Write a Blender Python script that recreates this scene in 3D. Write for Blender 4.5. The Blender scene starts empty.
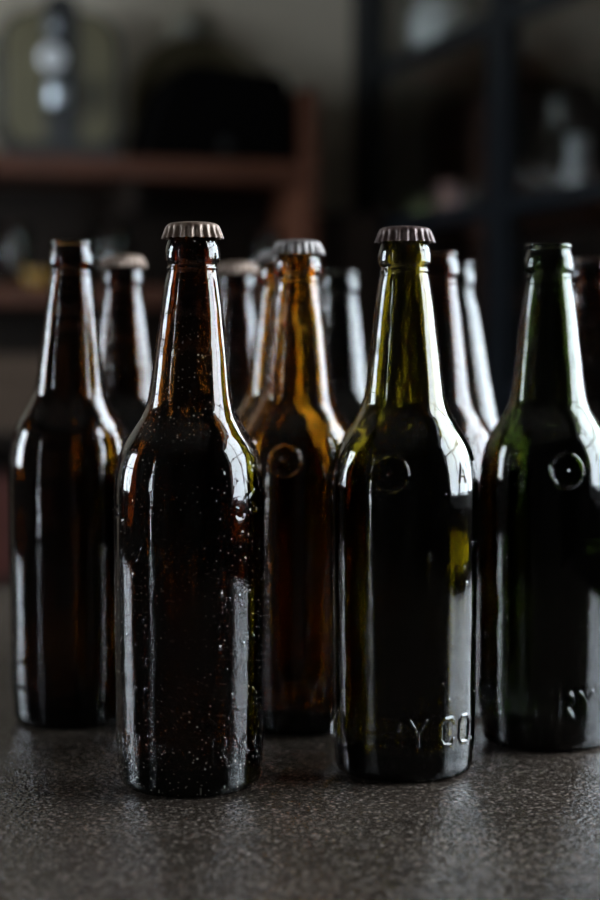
import bpy, bmesh, math, random
import numpy as np
from mathutils import Vector, Matrix
random.seed(7)
sc = bpy.context.scene
COL = sc.collection

# ------------------------------------------------------------ camera
cam = bpy.data.objects.new('camera', bpy.data.cameras.new('camera'))
COL.objects.link(cam)
CAMZ = 0.220
F = 1900.0
HOR = 353                                    # picture row of the horizon
cam.location = (0, 0, CAMZ)
cam.rotation_euler = (math.radians(90) - math.atan((450 - HOR) / F), 0, 0)
cam.data.sensor_fit = 'VERTICAL'; cam.data.sensor_height = 36; cam.data.lens = F / 900 * 36
cam.data.clip_start = 0.02
cam.data.dof.use_dof = True
cam.data.dof.focus_distance = 0.945
cam.data.dof.aperture_fstop = 4.6
sc.camera = cam

# ------------------------------------------------------------ daylight
world = bpy.data.worlds.new('daylight'); sc.world = world
world.use_nodes = True
wb = world.node_tree.nodes['Background']
wb.inputs[0].default_value = (0.80, 0.91, 1.0, 1)
wb.inputs[1].default_value = 12.0

# room frame: the room is turned 17 degrees against the camera
TH = math.radians(16.85)
UX, UY = math.cos(TH), math.sin(TH)          # along the back wall, to the right
VX, VY = math.sin(TH), -math.cos(TH)         # along the side walls, towards the camera
CX, CY = 0.122, 4.65                         # back right corner
FLOOR = -0.76; CEIL = 1.95; RW = 3.7; RL = 6.6
def R(u, v, z=0.0):                          # room coords (u from right wall leftwards negative, v from back wall forwards)
    return Vector((CX + u * UX + v * VX, CY + u * UY + v * VY, z))

def portal(name, center, nrm, w, h):
    l = bpy.data.lights.new(name, 'AREA'); l.shape = 'RECTANGLE'; l.size = w; l.size_y = h
    l.energy = 1; l.cycles.is_portal = True
    o = bpy.data.objects.new(name, l); COL.objects.link(o)
    o.location = center
    o.rotation_euler = Vector(nrm).to_track_quat('-Z', 'Y').to_euler()
    return o
# windows: (wall, v0, v1, z0, z1)
WIN_R = [(2.70, 4.36, 0.05, 1.45)]
WIN_L = [(0.45, 0.75, 0.07, 1.45), (1.20, 2.45, 0.07, 1.45), (4.16, 4.32, -0.15, 1.45)]
for v0, v1, z0, z1 in WIN_R:
    portal('daylight_portal', R(0.14, (v0 + v1) / 2, (z0 + z1) / 2), (-UX, -UY, 0), v1 - v0, z1 - z0)
for v0, v1, z0, z1 in WIN_L:
    portal('daylight_portal', R(-RW - 0.14, (v0 + v1) / 2, (z0 + z1) / 2), (UX, UY, 0), v1 - v0, z1 - z0)

vs = sc.view_settings
sc.display_settings.display_device = 'sRGB'
vs.view_transform = 'Standard'; vs.look = 'None'; vs.gamma = 1; vs.use_curve_mapping = False
vs.exposure = 0.5
cy = sc.cycles
cy.max_bounces = 20; cy.transmission_bounces = 20; cy.glossy_bounces = 8; cy.diffuse_bounces = 4
cy.sample_clamp_indirect = 6; cy.blur_glossy = 0.3

# ------------------------------------------------------------ helpers
def new_mat(name):
    m = bpy.data.materials.new(name); m.use_nodes = True
    nt = m.node_tree; nt.nodes.clear()
    out = nt.nodes.new('ShaderNodeOutputMaterial')
    return m, nt, out
def N(nt, kind, **kw):
    n = nt.nodes.new(kind)
    for k, v in kw.items():
        if k.startswith('_'):
            setattr(n, k[1:], v)
        else:
            key = int(k[1:]) if k[0] == 'i' and k[1:].isdigit() else k.replace('__', ' ')
            n.inputs[key].default_value = v
    return n
def ramp(nt, stops):
    r = nt.nodes.new('ShaderNodeValToRGB'); e = r.color_ramp.elements
    while len(e) < len(stops): e.new(0.5)
    for i, (p, c) in enumerate(stops):
        e[i].position = p; e[i].color = (*c, 1) if len(c) == 3 else c
    return r
def plain(name, c1, c2=None, rough=0.6, metal=0.0, scale=8, bump=0.0, stretch=(1, 1, 1), coat=0.0, spec=0.5):
    m, nt, out = new_mat(name)
    b = N(nt, 'ShaderNodeBsdfPrincipled', Roughness=rough, Metallic=metal)
    b.inputs['Specular IOR Level'].default_value = spec
    b.inputs['Coat Weight'].default_value = coat
    tc = N(nt, 'ShaderNodeTexCoord'); mp = N(nt, 'ShaderNodeMapping'); mp.inputs['Scale'].default_value = stretch
    nt.links.new(tc.outputs['Object'], mp.inputs['Vector'])
    no = N(nt, 'ShaderNodeTexNoise', Scale=scale, Detail=6.0, Roughness=0.6)
    nt.links.new(mp.outputs[0], no.inputs['Vector'])
    rp = ramp(nt, [(0.3, c1), (0.7, c2 or c1)])
    nt.links.new(no.outputs['Fac'], rp.inputs[0]); nt.links.new(rp.outputs[0], b.inputs['Base Color'])
    if bump:
        bp = N(nt, 'ShaderNodeBump', Strength=bump, Distance=0.002)
        nt.links.new(no.outputs['Fac'], bp.inputs['Height']); nt.links.new(bp.outputs[0], b.inputs['Normal'])
    nt.links.new(b.outputs[0], out.inputs[0])
    return m

def glass(name, T, path, rough=0.0, dust=0.0, wavy=0.0, dustcol=(0.75, 0.72, 0.66)):
    """clear dielectric; tint = colour left after `path` metres of glass"""
    m, nt, out = new_mat(name)
    sig = [-math.log(max(t, 1e-4)) / path for t in T]
    dens = max(sig) * 1.02
    g = N(nt, 'ShaderNodeBsdfGlass', Roughness=rough, IOR=1.5)
    g.inputs['Color'].default_value = (1, 1, 1, 1)
    va = N(nt, 'ShaderNodeVolumeAbsorption', Density=dens)
    va.inputs['Color'].default_value = (*[1 - s / dens for s in sig], 1)
    nt.links.new(va.outputs[0], out.inputs['Volume'])
    tc = N(nt, 'ShaderNodeTexCoord')
    if wavy:
        mp = N(nt, 'ShaderNodeMapping'); mp.inputs['Scale'].default_value = (1, 1, 0.16)
        no = N(nt, 'ShaderNodeTexNoise', Scale=120.0, Detail=3.0)
        nt.links.new(tc.outputs['Object'], mp.inputs[0]); nt.links.new(mp.outputs[0], no.inputs['Vector'])
        bp = N(nt, 'ShaderNodeBump', Strength=wavy, Distance=0.001)
        nt.links.new(no.outputs['Fac'], bp.inputs['Height']); nt.links.new(bp.outputs[0], g.inputs['Normal'])
    surf = g.outputs[0]
    if dust:
        # specks of dust and dried drops, each a small round spot of its own size
        vo = N(nt, 'ShaderNodeTexVoronoi', Scale=520.0, Randomness=1.0); vo.feature = 'F1'
        nt.links.new(tc.outputs['Object'], vo.inputs['Vector'])
        sep = N(nt, 'ShaderNodeSeparateColor'); nt.links.new(vo.outputs['Color'], sep.inputs[0])
        big = N(nt, 'ShaderNodeTexNoise', Scale=11.0, Detail=3.0)
        nt.links.new(tc.outputs['Object'], big.inputs['Vector'])
        a = N(nt, 'ShaderNodeMath', _operation='MULTIPLY'); bm_ = N(nt, 'ShaderNodeMapRange'); bm_.inputs[3].default_value = 0.45; bm_.inputs[4].default_value = 0.85; nt.links.new(big.outputs['Fac'], bm_.inputs[0]); nt.links.new(sep.outputs[0], a.inputs[0]); nt.links.new(bm_.outputs[0], a.inputs[1])
        th = N(nt, 'ShaderNodeMapRange'); th.inputs[1].default_value = 0.70 - 0.26 * dust; th.inputs[2].default_value = 0.95 - 0.2 * dust
        th.inputs[3].default_value = 0.0; th.inputs[4].default_value = 0.30
        nt.links.new(a.outputs[0], th.inputs[0])
        lt = N(nt, 'ShaderNodeMath', _operation='LESS_THAN')
        nt.links.new(vo.outputs['Distance'], lt.inputs[0]); nt.links.new(th.outputs[0], lt.inputs[1])
        d = N(nt, 'ShaderNodeBsdfDiffuse'); d.inputs[0].default_value = (*dustcol, 1)
        mx = N(nt, 'ShaderNodeMixShader')
        k = N(nt, 'ShaderNodeMath', _operation='MULTIPLY'); k.inputs[1].default_value = 0.55
        nt.links.new(lt.outputs[0], k.inputs[0])
        nt.links.new(k.outputs[0], mx.inputs[0]); nt.links.new(surf, mx.inputs[1]); nt.links.new(d.outputs[0], mx.inputs[2])
        surf = mx.outputs[0]
    nt.links.new(surf, out.inputs['Surface'])
    return m

def link(name, me, mat=None, parent=None, smooth=False, loc=None, rotz=0.0):
    o = bpy.data.objects.new(name, me); COL.objects.link(o)
    if mat: me.materials.append(mat)
    if smooth:
        me.polygons.foreach_set('use_smooth', [True] * len(me.polygons))
    if parent: o.parent = parent
    if loc is not None: o.location = loc
    if rotz: o.rotation_euler = (0, 0, rotz)
    return o
def tag(o, label, cat, group=None, kind=None):
    o['label'] = label; o['category'] = cat
    if group: o['group'] = group
    if kind: o['kind'] = kind
    return o
def empty(name, loc=(0, 0, 0), rotz=0.0):
    o = bpy.data.objects.new(name, None); COL.objects.link(o)
    o.location = loc; o.rotation_euler = (0, 0, rotz); o.empty_display_size = 0.05
    return o
def boxes(lst, bevel=0.0, seg=2):
    """list of (x0,x1,y0,y1,z0,z1) -> one mesh"""
    bm = bmesh.new()
    for (x0, x1, y0, y1, z0, z1) in lst:
        r = bmesh.ops.create_cube(bm, size=1.0)
        for v in r['verts']:
            v.co = Vector(((x0 + x1) / 2 + v.co.x * (x1 - x0), (y0 + y1) / 2 + v.co.y * (y1 - y0), (z0 + z1) / 2 + v.co.z * (z1 - z0)))
    if bevel:
        bmesh.ops.bevel(bm, geom=bm.edges[:], offset=bevel, segments=seg, affect='EDGES', profile=0.6)
    me = bpy.data.meshes.new('m'); bm.to_mesh(me); bm.free(); return me
def lathe(prof, seg=64, closed=False):
    """prof: list of (r,z). Revolved; r==0 ends are poles"""
    bm = bmesh.new(); rings = []
    for r, z in prof:
        if r <= 1e-7: rings.append([bm.verts.new((0, 0, z))])
        else: rings.append([bm.verts.new((r * math.sin(2 * math.pi * i / seg), -r * math.cos(2 * math.pi * i / seg), z)) for i in range(seg)])
    prs = list(zip(rings, rings[1:])) + ([(rings[-1], rings[0])] if closed else [])
    for a, b in prs:
        for i in range(seg):
            j = (i + 1) % seg
            if len(a) == 1 and len(b) == 1: continue
            if len(a) == 1: bm.faces.new((a[0], b[j], b[i]))
            elif len(b) == 1: bm.faces.new((a[i], a[j], b[0]))
            else: bm.faces.new((a[i], a[j], b[j], b[i]))
    bmesh.ops.recalc_face_normals(bm, faces=bm.faces[:])
    me = bpy.data.meshes.new('m'); bm.to_mesh(me); bm.free(); return me
def prism(poly, depth, bevel=0.0, axis='y'):
    """polygon in x,z extruded along y, centred"""
    bm = bmesh.new()
    f = [bm.verts.new((x, -depth / 2, z)) for x, z in poly]; b = [bm.verts.new((x, depth / 2, z)) for x, z in poly]
    bm.faces.new(f); bm.faces.new(b[::-1]); n = len(poly)
    for i in range(n): bm.faces.new((f[i], b[i], b[(i + 1) % n], f[(i + 1) % n]))
    bmesh.ops.recalc_face_normals(bm, faces=bm.faces[:])
    if bevel: bmesh.ops.bevel(bm, geom=bm.edges[:], offset=bevel, segments=3, affect='EDGES', profile=0.5)
    me = bpy.data.meshes.new('m'); bm.to_mesh(me); bm.free(); return me
def tube(pts, rad, seg=10):
    bm = bmesh.new(); rings = []; pts = [Vector(p) for p in pts]
    for i, p in enumerate(pts):
        d = (pts[min(i + 1, len(pts) - 1)] - pts[max(i - 1, 0)]).normalized()
        a = d.cross(Vector((0, 0, 1)));  a = a if a.length > 1e-3 else d.cross(Vector((0, 1, 0))); a.normalize(); b = d.cross(a)
        rings.append([bm.verts.new(p + rad * (a * math.cos(2 * math.pi * k / seg) + b * math.sin(2 * math.pi * k / seg))) for k in range(seg)])
    for A, B in zip(rings, rings[1:]):
        for i in range(seg): bm.faces.new((A[i], A[(i + 1) % seg], B[(i + 1) % seg], B[i]))
    bm.faces.new(rings[0][::-1]); bm.faces.new(rings[-1])
    bmesh.ops.recalc_face_normals(bm, faces=bm.faces[:])
    me = bpy.data.meshes.new('m'); bm.to_mesh(me); bm.free(); return me

# ------------------------------------------------------------ materials
M = {}
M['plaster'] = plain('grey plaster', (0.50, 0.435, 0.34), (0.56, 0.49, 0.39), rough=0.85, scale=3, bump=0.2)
M['ceiling'] = plain('dark ceiling boards', (0.10, 0.085, 0.07), rough=0.9)
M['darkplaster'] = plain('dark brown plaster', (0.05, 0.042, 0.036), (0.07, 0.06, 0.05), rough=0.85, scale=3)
M['floorwood'] = plain('dark floor boards', (0.035, 0.026, 0.02), (0.07, 0.05, 0.035), rough=0.5, scale=6, stretch=(1, 8, 1))
M['redwood'] = plain('red brown shelf wood', (0.085, 0.027, 0.012), (0.14, 0.045, 0.020), rough=0.6, scale=9, stretch=(1, 6, 6))
M['darkwood'] = plain('dark stained wood', (0.012, 0.008, 0.006), (0.024, 0.014, 0.009), rough=0.6, spec=0.25, scale=9, stretch=(1, 6, 6))
M['cratewood'] = plain('weathered crate wood', (0.085, 0.055, 0.036), (0.14, 0.09, 0.06), rough=0.8, scale=12, stretch=(1, 1, 8))
M['blacksteel'] = plain('black painted steel', (0.003, 0.0045, 0.0065), (0.005, 0.007, 0.010), rough=0.5, scale=20, spec=0.2)
M['blackcase'] = plain('matt black leatherette', (0.0015, 0.0013, 0.0012), (0.003, 0.0025, 0.0025), rough=0.9, scale=60, bump=0.2, spec=0.04)
M['olive'] = plain('olive enamel', (0.13, 0.11, 0.055), (0.17, 0.145, 0.075), rough=0.45, scale=5)
M['black'] = plain('black lacquer', (0.008, 0.008, 0.008), rough=0.4)
M['dial'] = plain('white dial enamel', (0.85, 0.86, 0.88), rough=0.3)
M['chrome'] = plain('dull chrome', (0.42, 0.46, 0.5), rough=0.3, metal=1.0)
M['ceramic'] = plain('white glazed ceramic', (0.62, 0.66, 0.68), rough=0.25)
M['pinkglint'] = plain('pink glint ceramic', (0.40, 0.24, 0.22), rough=0.3)  # colour of a pinkish glint on the cabinet glassware
M['greenglint'] = plain('olive glint ceramic', (0.20, 0.24, 0.09), rough=0.3)  # colour of a yellow green glint on the cabinet glassware
M['yellow'] = plain('yellow glaze', (0.30, 0.16, 0.02), rough=0.4)
M['redbox'] = plain('faded red paint', (0.10, 0.018, 0.010), (0.07, 0.014, 0.009), rough=0.6)
M['teal'] = plain('dark teal paint', (0.02, 0.04, 0.042), rough=0.6)
M['straw'] = plain('tan straw weave', (0.16, 0.13, 0.07), (0.22, 0.18, 0.10), rough=0.8, scale=90)
M['cream'] = plain('cream enamel', (0.42, 0.39, 0.31), (0.34, 0.31, 0.23), rough=0.35, scale=4)
M['whitepaint'] = plain('white window paint', (0.6, 0.6, 0.58), rough=0.5)
M['windowglass'] = glass('cabinet pane glass', (0.9, 0.92, 0.9), 0.006)
M['clear'] = glass('clear glassware', (0.90, 0.93, 0.92), 0.006)

# speckled dark grey table top
def table_mat():
    m, nt, out = new_mat('speckled dark laminate')
    b = N(nt, 'ShaderNodeBsdfPrincipled')
    tc = N(nt, 'ShaderNodeTexCoord')
    n1 = N(nt, 'ShaderNodeTexNoise', Scale=230.0, Detail=6.0, Roughness=0.75); n2 = N(nt, 'ShaderNodeTexNoise', Scale=14.0, Detail=5.0)
    vo = N(nt, 'ShaderNodeTexVoronoi', Scale=430.0)
    for n in (n1, n2, vo): nt.links.new(tc.outputs['Object'], n.inputs['Vector'])
    r1 = ramp(nt, [(0.35, (0.008, 0.006, 0.005)), (0.54, (0.032, 0.025, 0.020)), (0.70, (0.15, 0.125, 0.108))])
    nt.links.new(n1.outputs['Fac'], r1.inputs[0])
    r2 = ramp(nt, [(0.35, (0.95, 0.90, 0.85)), (0.7, (1.6, 1.5, 1.42))]); nt.links.new(n2.outputs['Fac'], r2.inputs[0])
    mx = N(nt, 'ShaderNodeMix', _data_type='RGBA', _blend_type='MULTIPLY'); mx.inputs[0].default_value = 1
    nt.links.new(r1.outputs[0], mx.inputs[6]); nt.links.new(r2.outputs[0], mx.inputs[7])
    # pale flecks in the laminate
    fl = N(nt, 'ShaderNodeTexVoronoi', Scale=520.0); nt.links.new(tc.outputs['Object'], fl.inputs['Vector'])
    sp = N(nt, 'ShaderNodeSeparateColor'); nt.links.new(fl.outputs['Color'], sp.inputs[0])
    t1 = N(nt, 'ShaderNodeMapRange'); t1.inputs[1].default_value = 0.25; t1.inputs[2].default_value = 1.0; t1.inputs[4].default_value = 0.50; nt.links.new(sp.outputs[1], t1.inputs[0])
    l1 = N(nt, 'ShaderNodeMath', _operation='LESS_THAN'); nt.links.new(fl.outputs['Distance'], l1.inputs[0]); nt.links.new(t1.outputs[0], l1.inputs[1])
    m2 = N(nt, 'ShaderNodeMix', _data_type='RGBA'); m2.inputs[7].default_value = (0.165, 0.14, 0.12, 1)
    nt.links.new(l1.outputs[0], m2.inputs[0]); nt.links.new(mx.outputs[2], m2.inputs[6]); nt.links.new(m2.outputs[2], b.inputs['Base Color'])
    rr = N(nt, 'ShaderNodeMapRange'); rr.inputs[3].default_value = 0.17; rr.inputs[4].default_value = 0.27
    nt.links.new(n2.outputs['Fac'], rr.inputs[0]); nt.links.new(rr.outputs[0], b.inputs['Roughness'])
    bp = N(nt, 'ShaderNodeBump', Strength=0.6, Distance=0.0007)
    nt.links.new(vo.outputs['Distance'], bp.inputs['Height']); nt.links.new(bp.outputs[0], b.inputs['Normal'])
    b.inputs['Specular IOR Level'].default_value = 0.75
    nt.links.new(b.outputs[0], out.inputs[0])
    return m
M['table'] = table_mat()

# cap metals: worn tin with rust blotches
def cap_mat(name, c1, c2):
    m, nt, out = new_mat(name)
    b = N(nt, 'ShaderNodeBsdfPrincipled', Metallic=0.35, Roughness=0.38)
    tc = N(nt, 'ShaderNodeTexCoord'); no = N(nt, 'ShaderNodeTexNoise', Scale=170.0, Detail=5.0, Roughness=0.7)
    nt.links.new(tc.outputs['Object'], no.inputs['Vector'])
    rp = ramp(nt, [(0.35, c2), (0.6, c1)]); nt.links.new(no.outputs['Fac'], rp.inputs[0]); nt.links.new(rp.outputs[0], b.inputs['Base Color'])
    bp = N(nt, 'ShaderNodeBump', Strength=0.3, Distance=0.0003); nt.links.new(no.outputs['Fac'], bp.inputs['Height']); nt.links.new(bp.outputs[0], b.inputs['Normal'])
    nt.links.new(b.outputs[0], out.inputs[0]); return m
M['cap_tan'] = cap_mat('worn tan tin', (0.30, 0.215, 0.165), (0.11, 0.065, 0.045))
M['cap_brown'] = cap_mat('worn brown tin', (0.16, 0.105, 0.095), (0.055, 0.032, 0.028))
M['cap_silver'] = cap_mat('worn silver tin', (0.32, 0.29, 0.28), (0.15, 0.12, 0.11))

M['g_brown'] = glass('dark brown bottle glass', (0.115, 0.034, 0.003), 0.006, dust=1.0, wavy=0.25)
M['g_brown_left'] = glass('smoky brown bottle glass', (0.105, 0.040, 0.005), 0.006, dust=0.12, wavy=0.2)
M['g_amber'] = glass('amber bottle glass', (0.40, 0.20, 0.012), 0.006, wavy=0.3)
M['g_olive'] = glass('olive green bottle glass', (0.20, 0.165, 0.012), 0.006, dust=0.35, wavy=0.25)
M['g_green'] = glass('deep green bottle glass', (0.055, 0.075, 0.018), 0.006, dust=0.1, wavy=0.2)
M['g_backbrown'] = glass('red brown bottle glass', (0.12, 0.045, 0.015), 0.006, wavy=0.15)
M['g_backdark'] = glass('near black bottle glass', (0.06, 0.055, 0.045), 0.006, wavy=0.15)

# ------------------------------------------------------------ the room
def room_box(name, u0, u1, v0, v1, z0, z1, mat, kind='structure', parent=None, bevel=0.0):
    me = boxes([(u0, u1, -v1, -v0, z0, z1)], bevel)
    o = link(name, me, mat, parent, loc=(CX, CY, 0) if parent is None else None, rotz=TH if parent is None else 0)
    if kind: o['kind'] = kind
    return o
# local frame of these meshes: x = u, y = -v
def struct(name, lst, mat, bevel=0.0):
    o = link(name, boxes([(u0, u1, -v1, -v0, z0, z1) for (u0, u1, v0, v1, z0, z1) in lst], bevel), mat, loc=(CX, CY, 0), rotz=TH)
    o['kind'] = 'structure'; return o
T = 0.25
struct('floor', [(-RW - T, 0.6, -T, RL + T, FLOOR - 0.1, FLOOR)], M['floorwood'])
struct('ceiling', [(-RW - T, 0.6, -T, RL + T, CEIL, CEIL + 0.1)], M['ceiling'])
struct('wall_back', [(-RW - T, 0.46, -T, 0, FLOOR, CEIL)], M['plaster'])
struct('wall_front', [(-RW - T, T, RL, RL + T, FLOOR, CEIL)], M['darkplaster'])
def wall_with(name, u0, u1, wins):
    lst = []; v = 0.0
    for (v0, v1, z0, z1) in sorted(wins):
        lst.append((u0, u1, v, v0, FLOOR, CEIL)); lst.append((u0, u1, v0, v1, FLOOR, z0)); lst.append((u0, u1, v0, v1, z1, CEIL)); v = v1
    lst.append((u0, u1, v, RL, FLOOR, CEIL))
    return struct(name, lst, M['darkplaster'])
# right wall: a niche holds the glass cabinet
NV = 2.50; ND = 0.46
lst = [(ND, ND + 0.06, -T, NV, FLOOR, CEIL), (T, ND + 0.06, NV, NV + 0.05, FLOOR, CEIL), (0, ND, 0.0, NV, 1.62, CEIL)]
v = NV
for (v0, v1, z0, z1) in WIN_R:
    lst += [(0, T, v, v0, FLOOR, CEIL), (0, T, v0, v1, FLOOR, z0), (0, T, v0, v1, z1, CEIL)]; v = v1
lst.append((0, T, v, RL, FLOOR, CEIL))
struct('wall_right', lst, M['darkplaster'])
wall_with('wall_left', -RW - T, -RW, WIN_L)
wn = 0
for side, wins in (('r', WIN_R), ('l', WIN_L)):
    for (v0, v1, z0, z1) in wins:
        wn += 1
        u0, u1 = (0.03, 0.08) if side == 'r' else (-RW - 0.08, -RW - 0.03)
        t = 0.035 if v1 - v0 > 0.4 else 0.015; lst = [(u0, u1, v0, v0 + t, z0, z1), (u0, u1, v1 - t, v1, z0, z1), (u0, u1, v0 + t, v1 - t, z0, z0 + t), (u0, u1, v0 + t, v1 - t, z1 - t, z1)]
        n = max(1, round((v1 - v0) / 0.62))
        for k in range(1, n):
            vv = v0 + (v1 - v0) * k / n; lst.append((u0 + .01, u1 - .01, vv - 0.012, vv + 0.012, z0 + t, z1 - t))
        for zz in (z0 + (z1 - z0) * 0.5,):
            lst.append((u0 + .012, u1 - .012, v0 + t, v1 - t, zz - 0.012, zz + 0.012))
        struct('window_%d' % wn, lst, M['whitepaint'])

# ------------------------------------------------------------ table
tb = empty('table', (0, 0, 0))
tag(tb, 'dark speckled grey brown table under the bottles', 'table')
tme = boxes([(-1.05, 0.80, 0.15, 1.78, -0.04, 0.0)], 0.004, 3)
link('tabletop', tme, M['table'], tb)
for (x, y) in ((-0.95, 0.25), (0.70, 0.25), (-0.95, 1.68), (0.70, 1.68)):
    link('leg', boxes([(-0.03, 0.03, -0.03, 0.03, FLOOR, -0.04)], 0.004), M['darkwood'], tb, loc=(x, y, 0))

# ------------------------------------------------------------ bottles
STROKE = {
 'B': [[(0, 0), (0, 1), (.55, 1), (.7, .88), (.7, .65), (.55, .53), (0, .53)], [(.55, .53), (.75, .38), (.75, .15), (.58, 0), (0, 0)]],
 'R': [[(0, 0), (0, 1), (.55, 1), (.72, .86), (.72, .64), (.55, .5), (0, .5)], [(.35, .5), (.78, 0)]],
 'E': [[(.7, 0), (0, 0), (0, 1), (.7, 1)], [(0, .5), (.55, .5)]],
 'W': [[(0, 1), (.22, 0), (.45, .8), (.68, 0), (.9, 1)]],
 'Y': [[(0, 1), (.38, .5), (.76, 1)], [(.38, .5), (.38, 0)]],
 'C': [[(.75, .82), (.6, 1), (.2, 1), (0, .8), (0, .2), (.2, 0), (.6, 0), (.75, .18)]],
 'O': [[(.2, 0), (.6, 0), (.8, .2), (.8, .8), (.6, 1), (.2, 1), (0, .8), (0, .2), (.2, 0)]],
 'S': [[(.72, .85), (.55, 1), (.2, 1), (.03, .85), (.03, .65), (.2, .53), (.55, .47), (.75, .33), (.75, .15), (.55, 0), (.2, 0), (0, .15)]],
 'M': [[(0, 0), (0, 1), (.42, .3), (.85, 1), (.85, 0)]],
 'A': [[(0, 0), (.38, 1), (.76, 0)], [(.14, .35), (.62, .35)]],
 'L': [[(0, 1), (0, 0), (.65, 0)]],
 '.': [[(0, 0), (.04, 0)]],
}
def seg_dist(X, Z, a, b):
    ax, az = a; bx, bz = b; dx, dz = bx - ax, bz - az; L = dx * dx + dz * dz + 1e-12
    t = np.clip(((X - ax) * dx + (Z - az) * dz) / L, 0, 1)
    return np.hypot(X - ax - t * dx, Z - az - t * dz)
def sstep(x): x = np.clip(x, 0, 1); return x * x * (3 - 2 * x)

BOT_R = 0.0385
# outer contour below the neck finish: (r, z)
BODY = [(0.0362, 0.0085), (0.0372, 0.016), (0.0378, 0.030), (0.0381, 0.055), (0.0384, 0.09), (0.0385, 0.12), (0.0385, 0.143), (0.0382, 0.1525),
        (0.0372, 0.160), (0.0350, 0.168), (0.0318, 0.1745), (0.0283, 0.180), (0.0252, 0.185), (0.0228, 0.190), (0.0212, 0.196), (0.0201, 0.204),
        (0.0191, 0.213), (0.0174, 0.226), (0.0158, 0.240), (0.0139, 0.2525), (0.0125, 0.2585)]
SLOPED = [(0.0362, 0.0085), (0.0372, 0.016), (0.0384, 0.03), (0.0386, 0.06), (0.0386, 0.09), (0.0384, 0.110), (0.0376, 0.127), (0.0360, 0.143),
          (0.0336, 0.158), (0.0306, 0.173), (0.0274, 0.188), (0.0243, 0.203), (0.0215, 0.218), (0.0190, 0.233), (0.0160, 0.2475), (0.0126, 0.2585)]
FINISH = [(0.0127, 0.2590), (0.0130, 0.2595), (0.0130, 0.2600), (0.0125, 0.2605), (0.0123, 0.2614), (0.0125, 0.2620), (0.0133, 0.2625), (0.01385, 0.2635), (0.0141, 0.2650),
          (0.01405, 0.2668), (0.0138, 0.2688), (0.01335, 0.2708), (0.0127, 0.2727), (0.0121, 0.2740), (0.0119, 0.2749), (0.0120, 0.2754), (0.0127, 0.2757), (0.01315, 0.2763), (0.01325, 0.2770),
          (0.0130, 0.2777), (0.0124, 0.2782), (0.0115, 0.2784)]
def catmull(P, n=6):
    P = np.array(P); out = []
    Q = np.vstack([2 * P[0] - P[1], P, 2 * P[-1] - P[-2]])
    for i in range(1, len(Q) - 2):
        p0, p1, p2, p3 = Q[i - 1], Q[i], Q[i + 1], Q[i + 2]
        for k in range(n):
            t = k / n
            out.append(0.5 * ((2 * p1) + (-p0 + p2) * t + (2 * p0 - 5 * p1 + 4 * p2 - p3) * t * t + (-p0 + 3 * p1 - 3 * p2 + p3) * t ** 3))
    out.append(P[-1]); return np.array(out)

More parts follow.
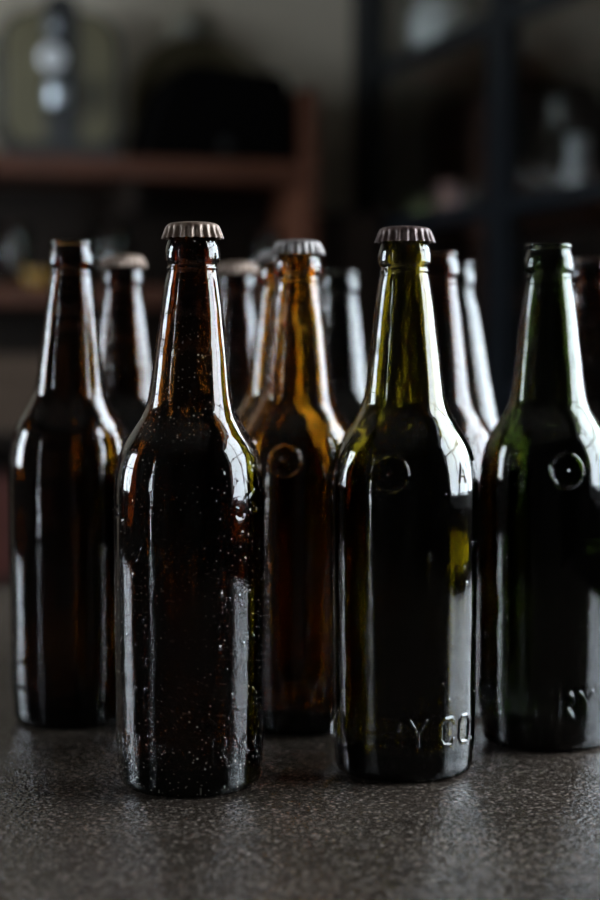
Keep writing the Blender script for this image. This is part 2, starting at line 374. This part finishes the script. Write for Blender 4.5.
def bottle_mesh(marks=(), seg=96, body=BODY, lean=(0, 0), rnd=1, thick=0.0036, wave=1.0, width=1.0, bands=()):
    """one watertight glass body: outer wall, lip, bore, inner wall, punt. marks displace the outer wall"""
    rs = np.random.RandomState(rnd)
    bc = catmull(body, 5)
    rows = []
    # underside and heel
    rows += [(0.0, 0.009), (0.006, 0.0088), (0.013, 0.0075), (0.020, 0.0045), (0.0255, 0.0012), (0.0285, 0.0001), (0.0305, 0.0)]
    for k in range(1, 7):
        a = math.radians(90 * k / 7); rows.append((0.0305 + 0.0060 * math.sin(a), 0.0085 * (1 - math.cos(a)) * 0.86))
    zc, rc = bc[:, 1], bc[:, 0]
    z = zc[0]; 
    while z < zc[-1]:
        rows.append((float(np.interp(z, zc, rc)), float(z)))
        dz = 0.0035
        for (b0, b1) in bands:
            if b0 - 0.004 < z < b1: dz = 0.00048 if z > b0 - 0.0006 else min(dz, max(0.00048, b0 - z))
        if z > 0.15 and dz > 0.002: dz = 0.0017
        z += dz
    rows.append((float(rc[-1]), float(zc[-1])))
    rows += FINISH
    n_outer = len(rows)
    # lip and bore and inner wall, downwards
    rows += [(0.0098, 0.2784), (0.0092, 0.2779), (0.0089, 0.2768), (0.0088, 0.272), (0.0088, 0.262)]
    for zz in np.arange(0.256, 0.018, -0.006):
        r = float(np.interp(zz, zc, rc)) - thick - 0.0010 * float(sstep((0.18 - zz) / 0.03)) - 0.0006 * math.sin(zz * 70 + rnd)
        if zz > 0.24: r = min(r, 0.0093 + (0.256 - zz) * 0.12)
        rows.append((r, float(zz)))
    rl = rows[-1][0]
    rows += [(rl * 0.985, 0.0155), (rl * 0.94, 0.0128), (rl * 0.85, 0.0112), (rl * 0.6, 0.0128), (rl * 0.3, 0.0155), (0.0, 0.0165)]
    rows = np.array(rows); n = len(rows)
    th = np.arange(seg) * 2 * math.pi / seg
    Rr = np.repeat(rows[:, 0:1], seg, 1); Z = np.repeat(rows[:, 1:2], seg, 1); TH_ = np.repeat(th[None, :], n, 0)
    # slight irregularity of blown glass
    for k in range(1, 7):
        for (amp, lo, hi) in ((0.00013, 0, n_outer), (0.00030, n_outer + 5, n - 1)):
            ph, zf, zp = rs.rand() * 6.28, rs.rand() * 30, rs.rand() * 6.28
            Rr[lo:hi] += wave * amp / (k ** 0.5) * np.sin(k * TH_[lo:hi] + ph + 1.2 * np.sin(Z[lo:hi] * zf + zp)) * np.clip(Rr[lo:hi] / 0.03, 0, 1) ** 1.5
    bx = rows[:, 0] * 0
    O = slice(7, n_outer); To = TH_[O]; Zo = Z[O]; disp = np.zeros_like(Zo)
    for mk in marks:
        if mk[0] == 'text':
            _, s, ang, z0, h, amp = mk                                  # one glyph, centre angle in degrees
            loc = ((To - math.radians(ang) + math.pi) % (2 * math.pi) - math.pi) * 0.037
            w = max(p[0] for st in STROKE[s] for p in st)
            d = np.full_like(Zo, 1.0); sel = (np.abs(loc) < h) & (Zo > z0 - 0.003) & (Zo < z0 + h + 0.003)
            if not sel.any(): continue
            X, Zs = loc[sel] / (h * 0.80) + w / 2, (Zo[sel] - z0) / h
            dd = np.full_like(X, 9.0)
            for st in STROKE[s]:
                for a, b in zip(st, st[1:]):
                    dd = np.minimum(dd, seg_dist(X * 0.8, Zs, (a[0] * 0.8, a[1]), (b[0] * 0.8, b[1])))
            dd = dd * h
            disp[sel] = np.maximum(disp[sel], amp * (1 - sstep((dd - 0.00030) / 0.00055)))
        elif mk[0] == 'seal':
            _, ang, z0, rad = mk
            loc = ((To - math.radians(ang) + math.pi) % (2 * math.pi) - math.pi) * 0.0375
            q = np.hypot(loc, Zo - z0)
            disp += 0.0012 * np.exp(-((q - rad) / 0.0006) ** 2) + 0.0011 * np.exp(-(q / 0.0010) ** 2) + 0.0003 * (1 - sstep((q - rad) / 0.001))
        elif mk[0] == 'dot':
            _, ang, z0, rad, amp = mk
            loc = ((To - math.radians(ang) + math.pi) % (2 * math.pi) - math.pi) * 0.0375
            q = np.hypot(loc, Zo - z0)
            disp += amp * (1 - sstep(q / rad))
    Rr[O] += disp
    # lean of the neck
    k = sstep((Z - 0.15) / 0.13)
    X = Rr * np.sin(TH_) * width + lean[0] * k; Y = -Rr * np.cos(TH_) * width + lean[1] * k
    co = np.stack([X, Y, Z], -1).reshape(-1, 3)
    faces = []
    i = np.arange(seg); j = (i + 1) % seg
    for r in range(1, n - 2):
        a = r * seg
        faces.append(np.stack([a + i, a + j, a + seg + j, a + seg + i], 1))
    quads = np.concatenate(faces)
    p0 = 0; p1 = (n - 1) * seg
    tris = np.concatenate([np.stack([np.full(seg, p0), seg + j, seg + i], 1), np.stack([(n - 2) * seg + i, (n - 2) * seg + j, np.full(seg, p1)], 1)])
    # remap: first and last ring collapse to their first vertex
    used = np.concatenate([[p0], np.arange(seg, (n - 1) * seg), [p1]])
    rm = -np.ones(n * seg, int); rm[used] = np.arange(len(used))
    me = bpy.data.meshes.new('bottle')
    me.from_pydata(co[used].tolist(), [], rm[quads].tolist() + rm[tris].tolist())
    me.update(); return me

def cap_mesh(seg=252, dent=0.0, seed=0):
    """crown cork: domed top, 21 flutes down a flaring skirt, rolled thin edge, closed shell"""
    prof = [(0, 0.2830), (0.005, 0.2829), (0.009, 0.28255), (0.0115, 0.2821), (0.0128, 0.2814), (0.0134, 0.2805), (0.0138, 0.2792), (0.0142, 0.2777), (0.0147, 0.2762), (0.01525, 0.2750), (0.0154, 0.2746)]
    flute = [0, 0, 0, 0, 0.03, 0.25, 0.6, 0.85, 1, 1, 1]
    inner = [(0.0150, 0.2747), (0.0144, 0.2763), (0.0137, 0.2785), (0.01335, 0.2797), (0.0125, 0.2808), (0.009, 0.2820), (0, 0.2822)]
    fi = [1, 0.95, 0.7, 0.35, 0, 0, 0]
    bm = bmesh.new(); rings = []
    for (r, z), f in zip(prof + inner, flute + fi):
        if r == 0: rings.append([bm.verts.new((0, 0, z))]); continue
        ring = []
        for i in range(seg):
            t = 2 * math.pi * i / seg; w = math.cos(21 * t); w = math.copysign(abs(w) ** 0.75, w)
            rr = r + f * 0.00085 * w - f * 0.0002
            zz = z - f * 0.00035 * w * (0.6 if z < 0.277 else 0) + dent * math.cos(t + seed) * r * 0.3
            ring.append(bm.verts.new((rr * math.sin(t), -rr * math.cos(t), zz)))
        rings.append(ring)
    for a, b in zip(rings, rings[1:]):
        for i in range(seg):
            j = (i + 1) % seg
            if len(a) == 1: bm.faces.new((a[0], b[j], b[i]))
            elif len(b) == 1: bm.faces.new((a[i], a[j], b[0]))
            else: bm.faces.new((a[i], a[j], b[j], b[i]))
    bmesh.ops.recalc_face_normals(bm, faces=bm.faces[:])
    me = bpy.data.meshes.new('cap'); bm.to_mesh(me); bm.free(); return me

def place(px, s):                    # position on the table of a bottle whose axis is seen at column px with relative size s
    d = 0.962 / s
    return ((px - 300) / F * d, d, 0.0)

def bottle(px, s, mat, label, mesh, cap=None, group=None, hz=1.011, lean=(0, 0), caplabel=None, wid=1.0, rotz=0.0):
    loc = place(px, s)
    root = empty('beer_bottle', loc, rotz); root.scale = (wid, wid, hz)
    tag(root, label, 'bottle', group)
    b = link('glass_body', mesh, mat, root, smooth=True)
    if cap:
        c = link('crown_cap', cap_mesh(), M[cap], root, smooth=True, loc=(lean[0], lean[1], 0))
        if caplabel: c['label'] = caplabel
    return root

def word(letters, z0, h, amp=0.0009):
    return [('text', s, a, z0, h, amp) for s, a in letters]
def brewery(off):                    # BREWERY CO. around the heel, Y at `off` degrees
    return [('B', off - 120), ('R', off - 100), ('E', off - 80), ('W', off - 59), ('E', off - 38), ('R', off - 19), ('Y', off), ('C', off + 25), ('O', off + 44), ('.', off + 60)]
HERO = 760
GRP = 'old beer bottles standing in the middle of the table'
# A: front left, dusty dark brown
rs = random.Random(3)
mA = [('dot', 26, 0.1005, 0.0024, 0.0007), ('dot', 25, 0.0745, 0.0021, 0.0007)]
for _ in range(150):
    mA.append(('dot', rs.uniform(-85, 85), rs.uniform(0.02, 0.165), rs.uniform(0.0007, 0.0012), rs.uniform(0.0002, 0.0005)))
mA += word(brewery(-25 + 70), 0.0185, 0.012, 0.00022)
mA += [('text', 'C', 44, 0.136, 0.010, 0.00025), ('text', 'S', 60, 0.139, 0.010, 0.00025)]
bottle(189, 1.0, M['g_brown'], 'dusty dark brown bottle with tan cap at the front left', bottle_mesh(mA, HERO, lean=(0.0021, 0), rnd=3, bands=[(0.0178, 0.170)], thick=0.0032),
       'cap_tan', lean=(0.0021, 0), caplabel='worn tan crown cap')
# B: front right, olive with seal
mB = word(brewery(8), 0.0195, 0.0135, 0.0009) + [('seal', -14, 0.1575, 0.0090)] + [('text', 'A', 48, 0.153, 0.0085, 0.0006), ('text', 'M', 70, 0.153, 0.0085, 0.0006)]
for _ in range(26): mB.append(('dot', rs.uniform(-80, 80), rs.uniform(0.04, 0.15), rs.uniform(0.0007, 0.0011), rs.uniform(0.0002, 0.0004)))
mB += [('dot', 0, 0.131, 0.0016, 0.0006), ('dot', 1.5, 0.1285, 0.0014, 0.0006), ('dot', 16, 0.117, 0.0013, 0.0006), ('dot', 16.5, 0.1145, 0.0015, 0.0006)]
bottle(404.5, 0.967, M['g_olive'], 'olive green bottle with brown cap at the front right', bottle_mesh(mB, HERO, rnd=11, bands=[(0.018, 0.169)]),
       'cap_brown', caplabel='dull brown crown cap')
# C: right, deep green, open
mC = word(brewery(29), 0.020, 0.0135, 0.0009) + [('seal', 9, 0.1545, 0.0090), ('text', 'M', 54, 0.1495, 0.0085, 0.0006), ('text', 'S', -38, 0.156, 0.0085, 0.0006)]
bottle(548, 0.900, M['g_green'], 'open deep green bottle with round seal beside the olive one', bottle_mesh(mC, HERO, rnd=5, bands=[(0.0185, 0.0345), (0.143, 0.168)]), wid=0.985, hz=1.010)
# D: left, brown, open
mD = [('dot', a, z, 0.0019, 0.0022) for a, z in ((-60, 0.0395), (-44, 0.0385), (-60, 0.0285), (-46, 0.0235), (-30, 0.0265), (14, 0.0265), (22, 0.034), (36, 0.036), (36, 0.028))]
bottle(69.5, 0.850, M['g_brown_left'], 'open smoky brown bottle at the left edge', bottle_mesh(mD, 480, rnd=8, lean=(0.0018, 0), bands=[(0.021, 0.042)]), wid=0.955, hz=1.03)
# E: middle, amber, capped
mE = word(brewery(12), 0.020, 0.0125, 0.0009) + [('seal', -12, 0.1575, 0.0090)]
bottle(298, 0.863, M['g_amber'], 'amber bottle with silver cap between the two front bottles', bottle_mesh(mE, 480, rnd=13, bands=[(0.0185, 0.034), (0.146, 0.169)]),
       'cap_silver', caplabel='pale worn crown cap')
# the rows behind
std = lambda k: bottle_mesh((), 96, rnd=20 + k)
G2 = 'blurred bottles in the rows behind'
bottle(124, 0.75, M['g_backbrown'], 'blurred brown bottle with pale cap behind the open left bottle', std(1), 'cap_tan', G2)
bottle(237, 0.695, M['g_backbrown'], 'blurred red brown bottle with cap right behind the tan capped one', std(2), 'cap_tan', G2)
bottle(281, 0.790, M['g_amber'], 'blurred capped bottle mostly hidden by the silver capped amber bottle', std(3), 'cap_silver', G2)
bottle(340, 0.680, M['g_backdark'], 'blurred open near black bottle between amber and olive bottles', std(4), None, G2)
bottle(436, 0.835, M['g_backbrown'], 'blurred open brown bottle just behind the olive bottle', std(5), None, G2)
bottle(454, 0.750, M['g_backdark'], 'blurred open bottle with sloping shoulders left of the deep green bottle', bottle_mesh((), 96, body=SLOPED, rnd=31), None, G2)
bottle(590, 0.790, M['g_backbrown'], 'blurred open brown bottle behind the deep green one at right edge', std(7), None, G2)

# ------------------------------------------------------------ background left: shelf unit on the back wall
def RE(name, u, v, z=0.0, rot=0.0): return empty(name, R(u, v, z), TH + rot)
SU = RE('shelf_unit', 0, 0)
tag(SU, 'red brown wooden shelf unit against the grey wall', 'shelf')
def sb(name, u0, u1, v0, v1, z0, z1, mat, bev=0.003): return link(name, boxes([(u0, u1, -v1, -v0, z0, z1)], bev), mat, SU)
DV = 0.30
sb('shelf', -2.80, -0.215, 0.02, DV, 0.605, 0.648, M['redwood'])  # unseen left stretch of the unit added to darken reflections in the bottles
sb('shelf', -2.80, -0.215, 0.02, DV, 0.325, 0.365, M['redwood'])
sb('shelf', -2.80, -0.215, 0.02, DV, 0.02, 0.05, M['darkwood'])
sb('shelf', -2.80, -0.215, 0.02, DV, -0.30, -0.27, M['darkwood'])
sb('shelf', -2.80, -0.215, 0.02, DV, -0.66, -0.63, M['darkwood'])
sb('back_panel', -2.80, -0.18, 0.004, 0.02, FLOOR, 0.604, M['darkwood'])
sb('post', -0.213, -0.178, 0.05, DV + .004, FLOOR, 0.815, M['redwood'])
sb('post', -2.845, -2.80, 0.05, DV - .02, FLOOR, 0.800, M['redwood'])
sb('bracket', -0.60, -0.582, 0.04, DV - .03, 0.53, 0.6045, M['darkwood'])
SB = struct  # keep name short below
cab = RE('side_cabinet', 0, 0)
tag(cab, 'dark stained narrow cabinet in the corner right of the shelf unit', 'cabinet')
link('carcass', boxes([(-0.165, -0.012, -0.26, -0.03, FLOOR, 0.54)], 0.003), M['darkwood'], cab)
link('door', boxes([(-0.160, -0.017, -0.272, -0.26, FLOOR + .05, 0.53)], 0.003), M['darkwood'], cab)

def upx(px, v=0.18):                 # u on the line at distance v from the back wall for photo column px
    t = (px - 300) / F
    # solve X = t*Y
    x0, y0 = CX + v * VX, CY + v * VY
    return (t * y0 - x0) / (UX - t * UY)
def zpx(py, u, v):
    p = R(u, v); return CAMZ + (HOR - py) * p.y / F
# vintage desk telephone-like scale: olive rounded body, black column, dials
u = upx(60); z0 = 0.6485
k = RE('kitchen_scale', u, 0.17, z0)
tag(k, 'old olive scale with rounded case and black dial column on upper shelf', 'scale')
w = 0.122; hh = 0.30
def rrect(w, h, r, n=6, z=0):
    P = []
    for cx_, cz_, a0 in ((w - r, h - r, 0), (-w + r, h - r, 90), (-w + r, r, 180), (w - r, r, 270)):
        for q in range(n + 1):
            a = math.radians(a0 + 90 * q / n); P.append((cx_ + r * math.cos(a), z + cz_ + r * math.sin(a)))
    return P
link('case', prism(rrect(w, hh, 0.07, z=0.02), 0.13, 0.006), M['olive'], k)
link('rim', prism(rrect(w + .016, hh + .022, 0.08, z=0.004), 0.10, 0.004), M['black'], k)
link('foot', boxes([(-w + .0, w + .01, -0.07, 0.07, 0, 0.035)], 0.006), M['black'], k)
link('column', prism(rrect(0.036, 0.34, 0.03, z=0.02), 0.14, 0.005), M['black'], k)
for name, zz, r, mt in (('dial', 0.216, 0.028, 'dial'), ('knob', 0.285, 0.015, 'chrome')):
    o = link(name, lathe([(0, 0), (r * .9, 0), (r, 0.004), (r, 0.014), (r * .85, 0.018), (0, 0.02)], 32), M[mt], k, smooth=False, loc=(-0.024, -0.068, zz)); o.rotation_euler = (math.pi / 2, 0, 0)
o = link('scoop', lathe([(0, 0), (0.022, 0.002), (0.026, 0.01), (0.026, 0.06), (0.020, 0.072), (0, 0.074)], 32), M['chrome'], k, smooth=True, loc=(-0.016, -0.10, 0.100))
# black typewriter case
u = upx(213); k = RE('typewriter_case', u, 0.185, z0)
tag(k, 'black case with slanted left side on the upper shelf', 'case')
P = [(-0.185, 0), (-0.17, 0.07), (-0.135, 0.165), (-0.095, 0.205), (-0.06, 0.21), (0.135, 0.195), (0.149, 0.175), (0.152, 0)]
link('lid', prism(P, 0.23, 0.008), M['blackcase'], k)
link('handle', tube([(-0.04, -0.0, 0.205), (-0.035, -0.0, 0.222), (0.035, 0, 0.218), (0.04, 0, 0.20)], 0.005), M['blackcase'], k)
link('latch', boxes([(-0.012, 0.012, -0.121, -0.114, 0.02, 0.045)], 0.001), M['black'], k)
# round straw tray leaning on the wall behind the case
k = RE('round_tray', upx(196, 0.05), 0.022, z0 + 0.0)
tag(k, 'round tan straw tray leaning on the wall behind the black case', 'tray')
o = link('rim', lathe([(0.148, 0), (0.156, 0.004), (0.156, 0.014), (0.148, 0.018), (0.142, 0.012)], 64, closed=True), M['straw'], k, smooth=True, loc=(0, -0.01, 0.157)); o.rotation_euler = (math.radians(89.5), 0, 0)
o = link('base', lathe([(0, 0), (0.149, 0.002), (0.149, 0.006), (0, 0.006)], 64), M['straw'], k, loc=(0, -0.008, 0.157)); o.rotation_euler = (math.radians(89.5), 0, 0)
# pale plate hung on the wall
k = RE('wall_bell', upx(193, 0.03), 0.0, zpx(34, upx(193, 0.03), 0.03))
tag(k, 'small cream enamel bell fixed high on the grey wall', 'bell')
o = link('dish', lathe([(0, 0.03), (0.02, 0.028), (0.045, 0.015), (0.062, 0.0), (0.058, 0.0), (0.04, 0.011), (0, 0.02)], 48), M['cream'], k, smooth=True, loc=(0, -0.004, 0)); o.rotation_euler = (math.pi / 2, 0, 0)
o = link('boss', lathe([(0, 0.018), (0.009, 0.014), (0.012, 0.005), (0.012, 0), (0, 0)], 24), M['ceramic'], k, smooth=True, loc=(-0.004, -0.034, 0.0)); o.rotation_euler = (math.pi / 2, 0, 0)

# glassware on the shelf below
def tumbler(name, label, pos, h, r, mat=None, group=None, rt=None):
    rt = rt or r * 1.15
    me = lathe([(0, 0), (r * .92, 0), (r, 0.003), (rt, h - 0.001), (rt - .001, h), (rt - 0.002, h - .001), (r - 0.003, 0.010), (0, 0.009)], 40)
    o = link(name, me, mat or M['clear'], smooth=True, loc=pos, rotz=TH)
    return tag(o, label, 'glass', group)
def stemglass(label, pos, h, r, group):
    me = lathe([(0, 0), (r * .8, 0), (r * .82, .002), (0.006, 0.006), (0.004, 0.02), (0.004, h * .45), (r * .5, h * .5), (r * .95, h * .62), (r, h * .78), (r * .85, h), (r * .82, h), (r * .96, h * .78), (r * .9, h * .63), (r * .45, h * .53), (0, h * .5)], 40)
    return tag(link('wine_glass', me, M['clear'], smooth=True, loc=pos, rotz=TH), label, 'glass', group)
GG = 'glassware on the dark middle shelf'
tumbler('tumbler', 'clear glass standing at the far left of the middle shelf', R(upx(14), 0.17, 0.3655), 0.135, 0.034, group=GG)
tumbler('tumbler', 'clear glass on the middle shelf behind the left bottles', R(upx(112), 0.17, 0.3655), 0.135, 0.036, group=GG)
tumbler('tumbler', 'clear glass on the middle shelf left of the wooden post', R(upx(268), 0.17, 0.3655), 0.13, 0.030, group=GG)
yb = link('bowl', lathe([(0, 0), (0.02, 0), (0.024, 0.004), (0.042, 0.035), (0.04, 0.036), (0.02, 0.01), (0, 0.008)], 40), M['yellow'], smooth=True, loc=R(upx(38), 0.22, 0.3655), rotz=TH)
tag(yb, 'small yellow bowl on the middle shelf by the clear glass', 'bowl')
# crate, red box, teal tin on the lower shelves
def crate(name, u, v, z, w, h, d, mat, label, cat, slats=3):
    k = RE(name, u, v, z); tag(k, label, cat)
    link('side', boxes([(-w, -w + .012, -d, d, 0, h)], 0.002), mat, k); link('side', boxes([(w - .012, w, -d, d, 0, h)], 0.002), mat, k)
    link('bottom', boxes([(-w + .012, w - .012, -d + .012, d - .012, 0, 0.01)]), mat, k)
    g = h / slats
    for yy in (-d, d - .012):
        for q in range(slats): link('slat', boxes([(-w + .012, w - .012, yy, yy + .012, q * g + .003, (q + 1) * g - .003)], 0.001), mat, k)
    return k
crate('wooden_crate', upx(15), 0.165, 0.0505, 0.10, 0.165, 0.12, M['cratewood'], 'weathered grey brown wooden crate on the lower shelf at the left edge', 'crate')
crate('wooden_box', upx(2), 0.165, -0.2695, 0.085, 0.22, 0.12, M['redbox'], 'faded red wooden box below the weathered crate', 'box', 1)
k = RE('tin_canister', upx(8), 0.165, -0.6295)
tag(k, 'dark teal tin canister low on the shelf unit at the left edge', 'canister')
link('can', lathe([(0, 0), (0.085, 0), (0.088, 0.003), (0.088, 0.24), (0.084, 0.246), (0, 0.246)], 48), M['teal'], k)
link('lid', lathe([(0, 0.247), (0.09, 0.247), (0.091, 0.25), (0.091, 0.27), (0.086, 0.275), (0, 0.277)], 48), M['teal'], k)

# ------------------------------------------------------------ background right: glazed steel cabinet along the right wall
V0, V1 = 0.01, 2.45; ZB, ZT = FLOOR, 1.60
DC = RE('display_cabinet', 0, 0)
tag(DC, 'tall black steel framed glass cabinet along the right wall', 'cabinet')
def db(name, lst, mat, bev=0.002): return link(name, boxes([(a, b, -d, -c, e, f) for (a, b, c, d, e, f) in lst], bev), mat, DC)
db('back_panel', [(0.42, 0.44, V0, V1, ZB, ZT)], M['darkwood'])
db('side_panel', [(0.03, 0.42, V0, V0 + .02, ZB, ZT)], M['darkwood'])
db('side_panel', [(0.03, 0.42, V1 - .02, V1, ZB, ZT)], M['darkwood'])
HZ = (0.140, 0.507, 0.873, 1.24)
for z in (ZB + 0.05,) + HZ:
    db('shelf', [(0.045, 0.42, V0 + .02, V1 - .02, z - 0.012, z + 0.010)], M['redwood'])
db('top', [(0.03, 0.44, V0, V1, ZT - 0.02, ZT)], M['darkwood'])
db('frame', [(0.0, 0.035, V0, 0.14, ZB, ZT), (0, 0.035, V1 - .06, V1, ZB, ZT), (0, .035, .14, V1 - .06, ZT - .06, ZT), (0, .035, .14, V1 - .06, ZB, ZB + .08)], M['blacksteel'])
def cabdoor(v0, v1):
    st = 0.048
    z0, z1 = ZB + .085, ZT - .065
    d = db('door', [(-0.006, 0.022, v0, v0 + st, z0, z1), (-0.006, 0.022, v1 - st, v1, z0, z1), (-0.004, 0.02, v0 + st, v1 - st, z0, z0 + .05), (-0.004, 0.02, v0 + st, v1 - st, z1 - .05, z1)]
           + [(-0.004, 0.02, v0 + st, v1 - st, z - 0.017, z + 0.017) for z in HZ], M['blacksteel'])
    zs = [z0 + .05] + [z for z in HZ] + [z1 - .05]
    for a, b in zip(zs, zs[1:]):
        aa = a + (0.018 if a in HZ else 0.001); bb = b - (0.018 if b in HZ else 0.001)
        g = link('pane', boxes([(0.006, 0.010, -(v1 - st - .001), -(v0 + st + .001), aa, bb)]), M['windowglass'], d)
    link('handle', tube([(-0.006, -(v1 - .035), 0.25), (-0.03, -(v1 - .035), 0.255), (-0.03, -(v1 - .035), 0.345), (-0.006, -(v1 - .035), 0.35)], 0.004), M['blacksteel'], d)
for a, b in ((0.155, 0.93), (0.94, 1.66), (1.67, 2.38)): cabdoor(a, b)

def vpx(px, u):                      # distance from the back wall of a point at depth u in the niche seen at column px
    t = (px - 300) / F; x0, y0 = CX + u * UX, CY + u * UY
    return (t * y0 - x0) / (VX - t * VY)
def inside(px, u, z): v = vpx(px, u); return R(u, v, z)
S1, S2 = 0.518, 0.884
G3 = 'dishes and glasses inside the black glass cabinet'  # jar, cups and jug are pale stand-ins for glints of the glassware
o = link('jar', lathe([(0, 0), (0.045, 0), (0.060, 0.008), (0.072, 0.065), (0.068, 0.11), (0.050, 0.13), (0.053, 0.145), (0.048, 0.145), (0.044, 0.13), (0, 0.125)], 48), M['ceramic'], smooth=True, loc=inside(440, 0.12, S2))
tag(o, 'white ceramic jar in place of a glint on the upper cabinet shelf', 'jar', G3)
def cup(px, u, z, mat, label, r=0.026, h=0.05):
    k = empty('cup', inside(px, u, z), TH); tag(k, label, 'cup', G3)
    link('bowl', lathe([(0, 0), (r * .7, 0), (r * .75, .003), (r, h * .5), (r * 1.05, h), (r * .98, h), (r * .9, h * .5), (0, 0.005)], 40), mat, k, smooth=True)
    link('handle', tube([(-r * .9, 0, h * .85), (-r * 1.5, 0, h * .8), (-r * 1.6, 0, h * .5), (-r * 1.3, 0, h * .25), (-r * .85, 0, h * .25)], 0.003), mat, k, smooth=True)
cup(453, 0.12, S1 + .0005, M['pinkglint'], 'pink cup in place of a glint on the lower cabinet shelf', 0.030, 0.085)
cup(426, 0.12, S1 + .0005, M['greenglint'], 'olive green cup in place of a glint left of the pink one', 0.030, 0.06)
o = link('jug', lathe([(0, 0), (0.026, 0), (0.03, 0.004), (0.033, 0.03), (0.024, 0.075), (0.020, 0.10), (0.026, 0.125), (0.022, 0.125), (0.016, 0.10), (0, 0.09)], 48), M['ceramic'], smooth=True, loc=inside(578, 0.15, S1 + .0005))
tag(o, 'slim white jug in place of a glint at the right edge of the cabinet', 'jug', G3)
def carafe(px, u, z, h, label):
    me = lathe([(0, 0), (0.04, 0), (0.044, 0.005), (0.045, h * .4), (0.018, h * .7), (0.016, h * .92), (0.022, h), (0.019, h), (0.013, h * .92), (0.015, h * .7), (0.041, h * .39), (0.040, 0.01), (0, 0.008)], 48)
    tag(link('carafe', me, M['clear'], smooth=True, loc=inside(px, u, z)), label, 'carafe', G3)
carafe(514, 0.13, S1 + .0005, 0.22, 'clear glass carafe in the cabinet beside the black mullion')
carafe(556, 0.27, S1 + .0005, 0.26, 'clear glass carafe in the cabinet left of the white jug')
tumbler('tumbler', 'clear tumbler in the cabinet between pink cup and mullion', inside(474, 0.14, S1 + .0005), 0.09, 0.028, group=G3)
for px, n in ((505, 'clear tumbler on the upper cabinet shelf right of the mullion'), (560, 'clear tumbler on the upper cabinet shelf near the right edge')):
    tumbler('tumbler', n, inside(px, 0.15, S2 + .0005), 0.10, 0.03, group=G3)
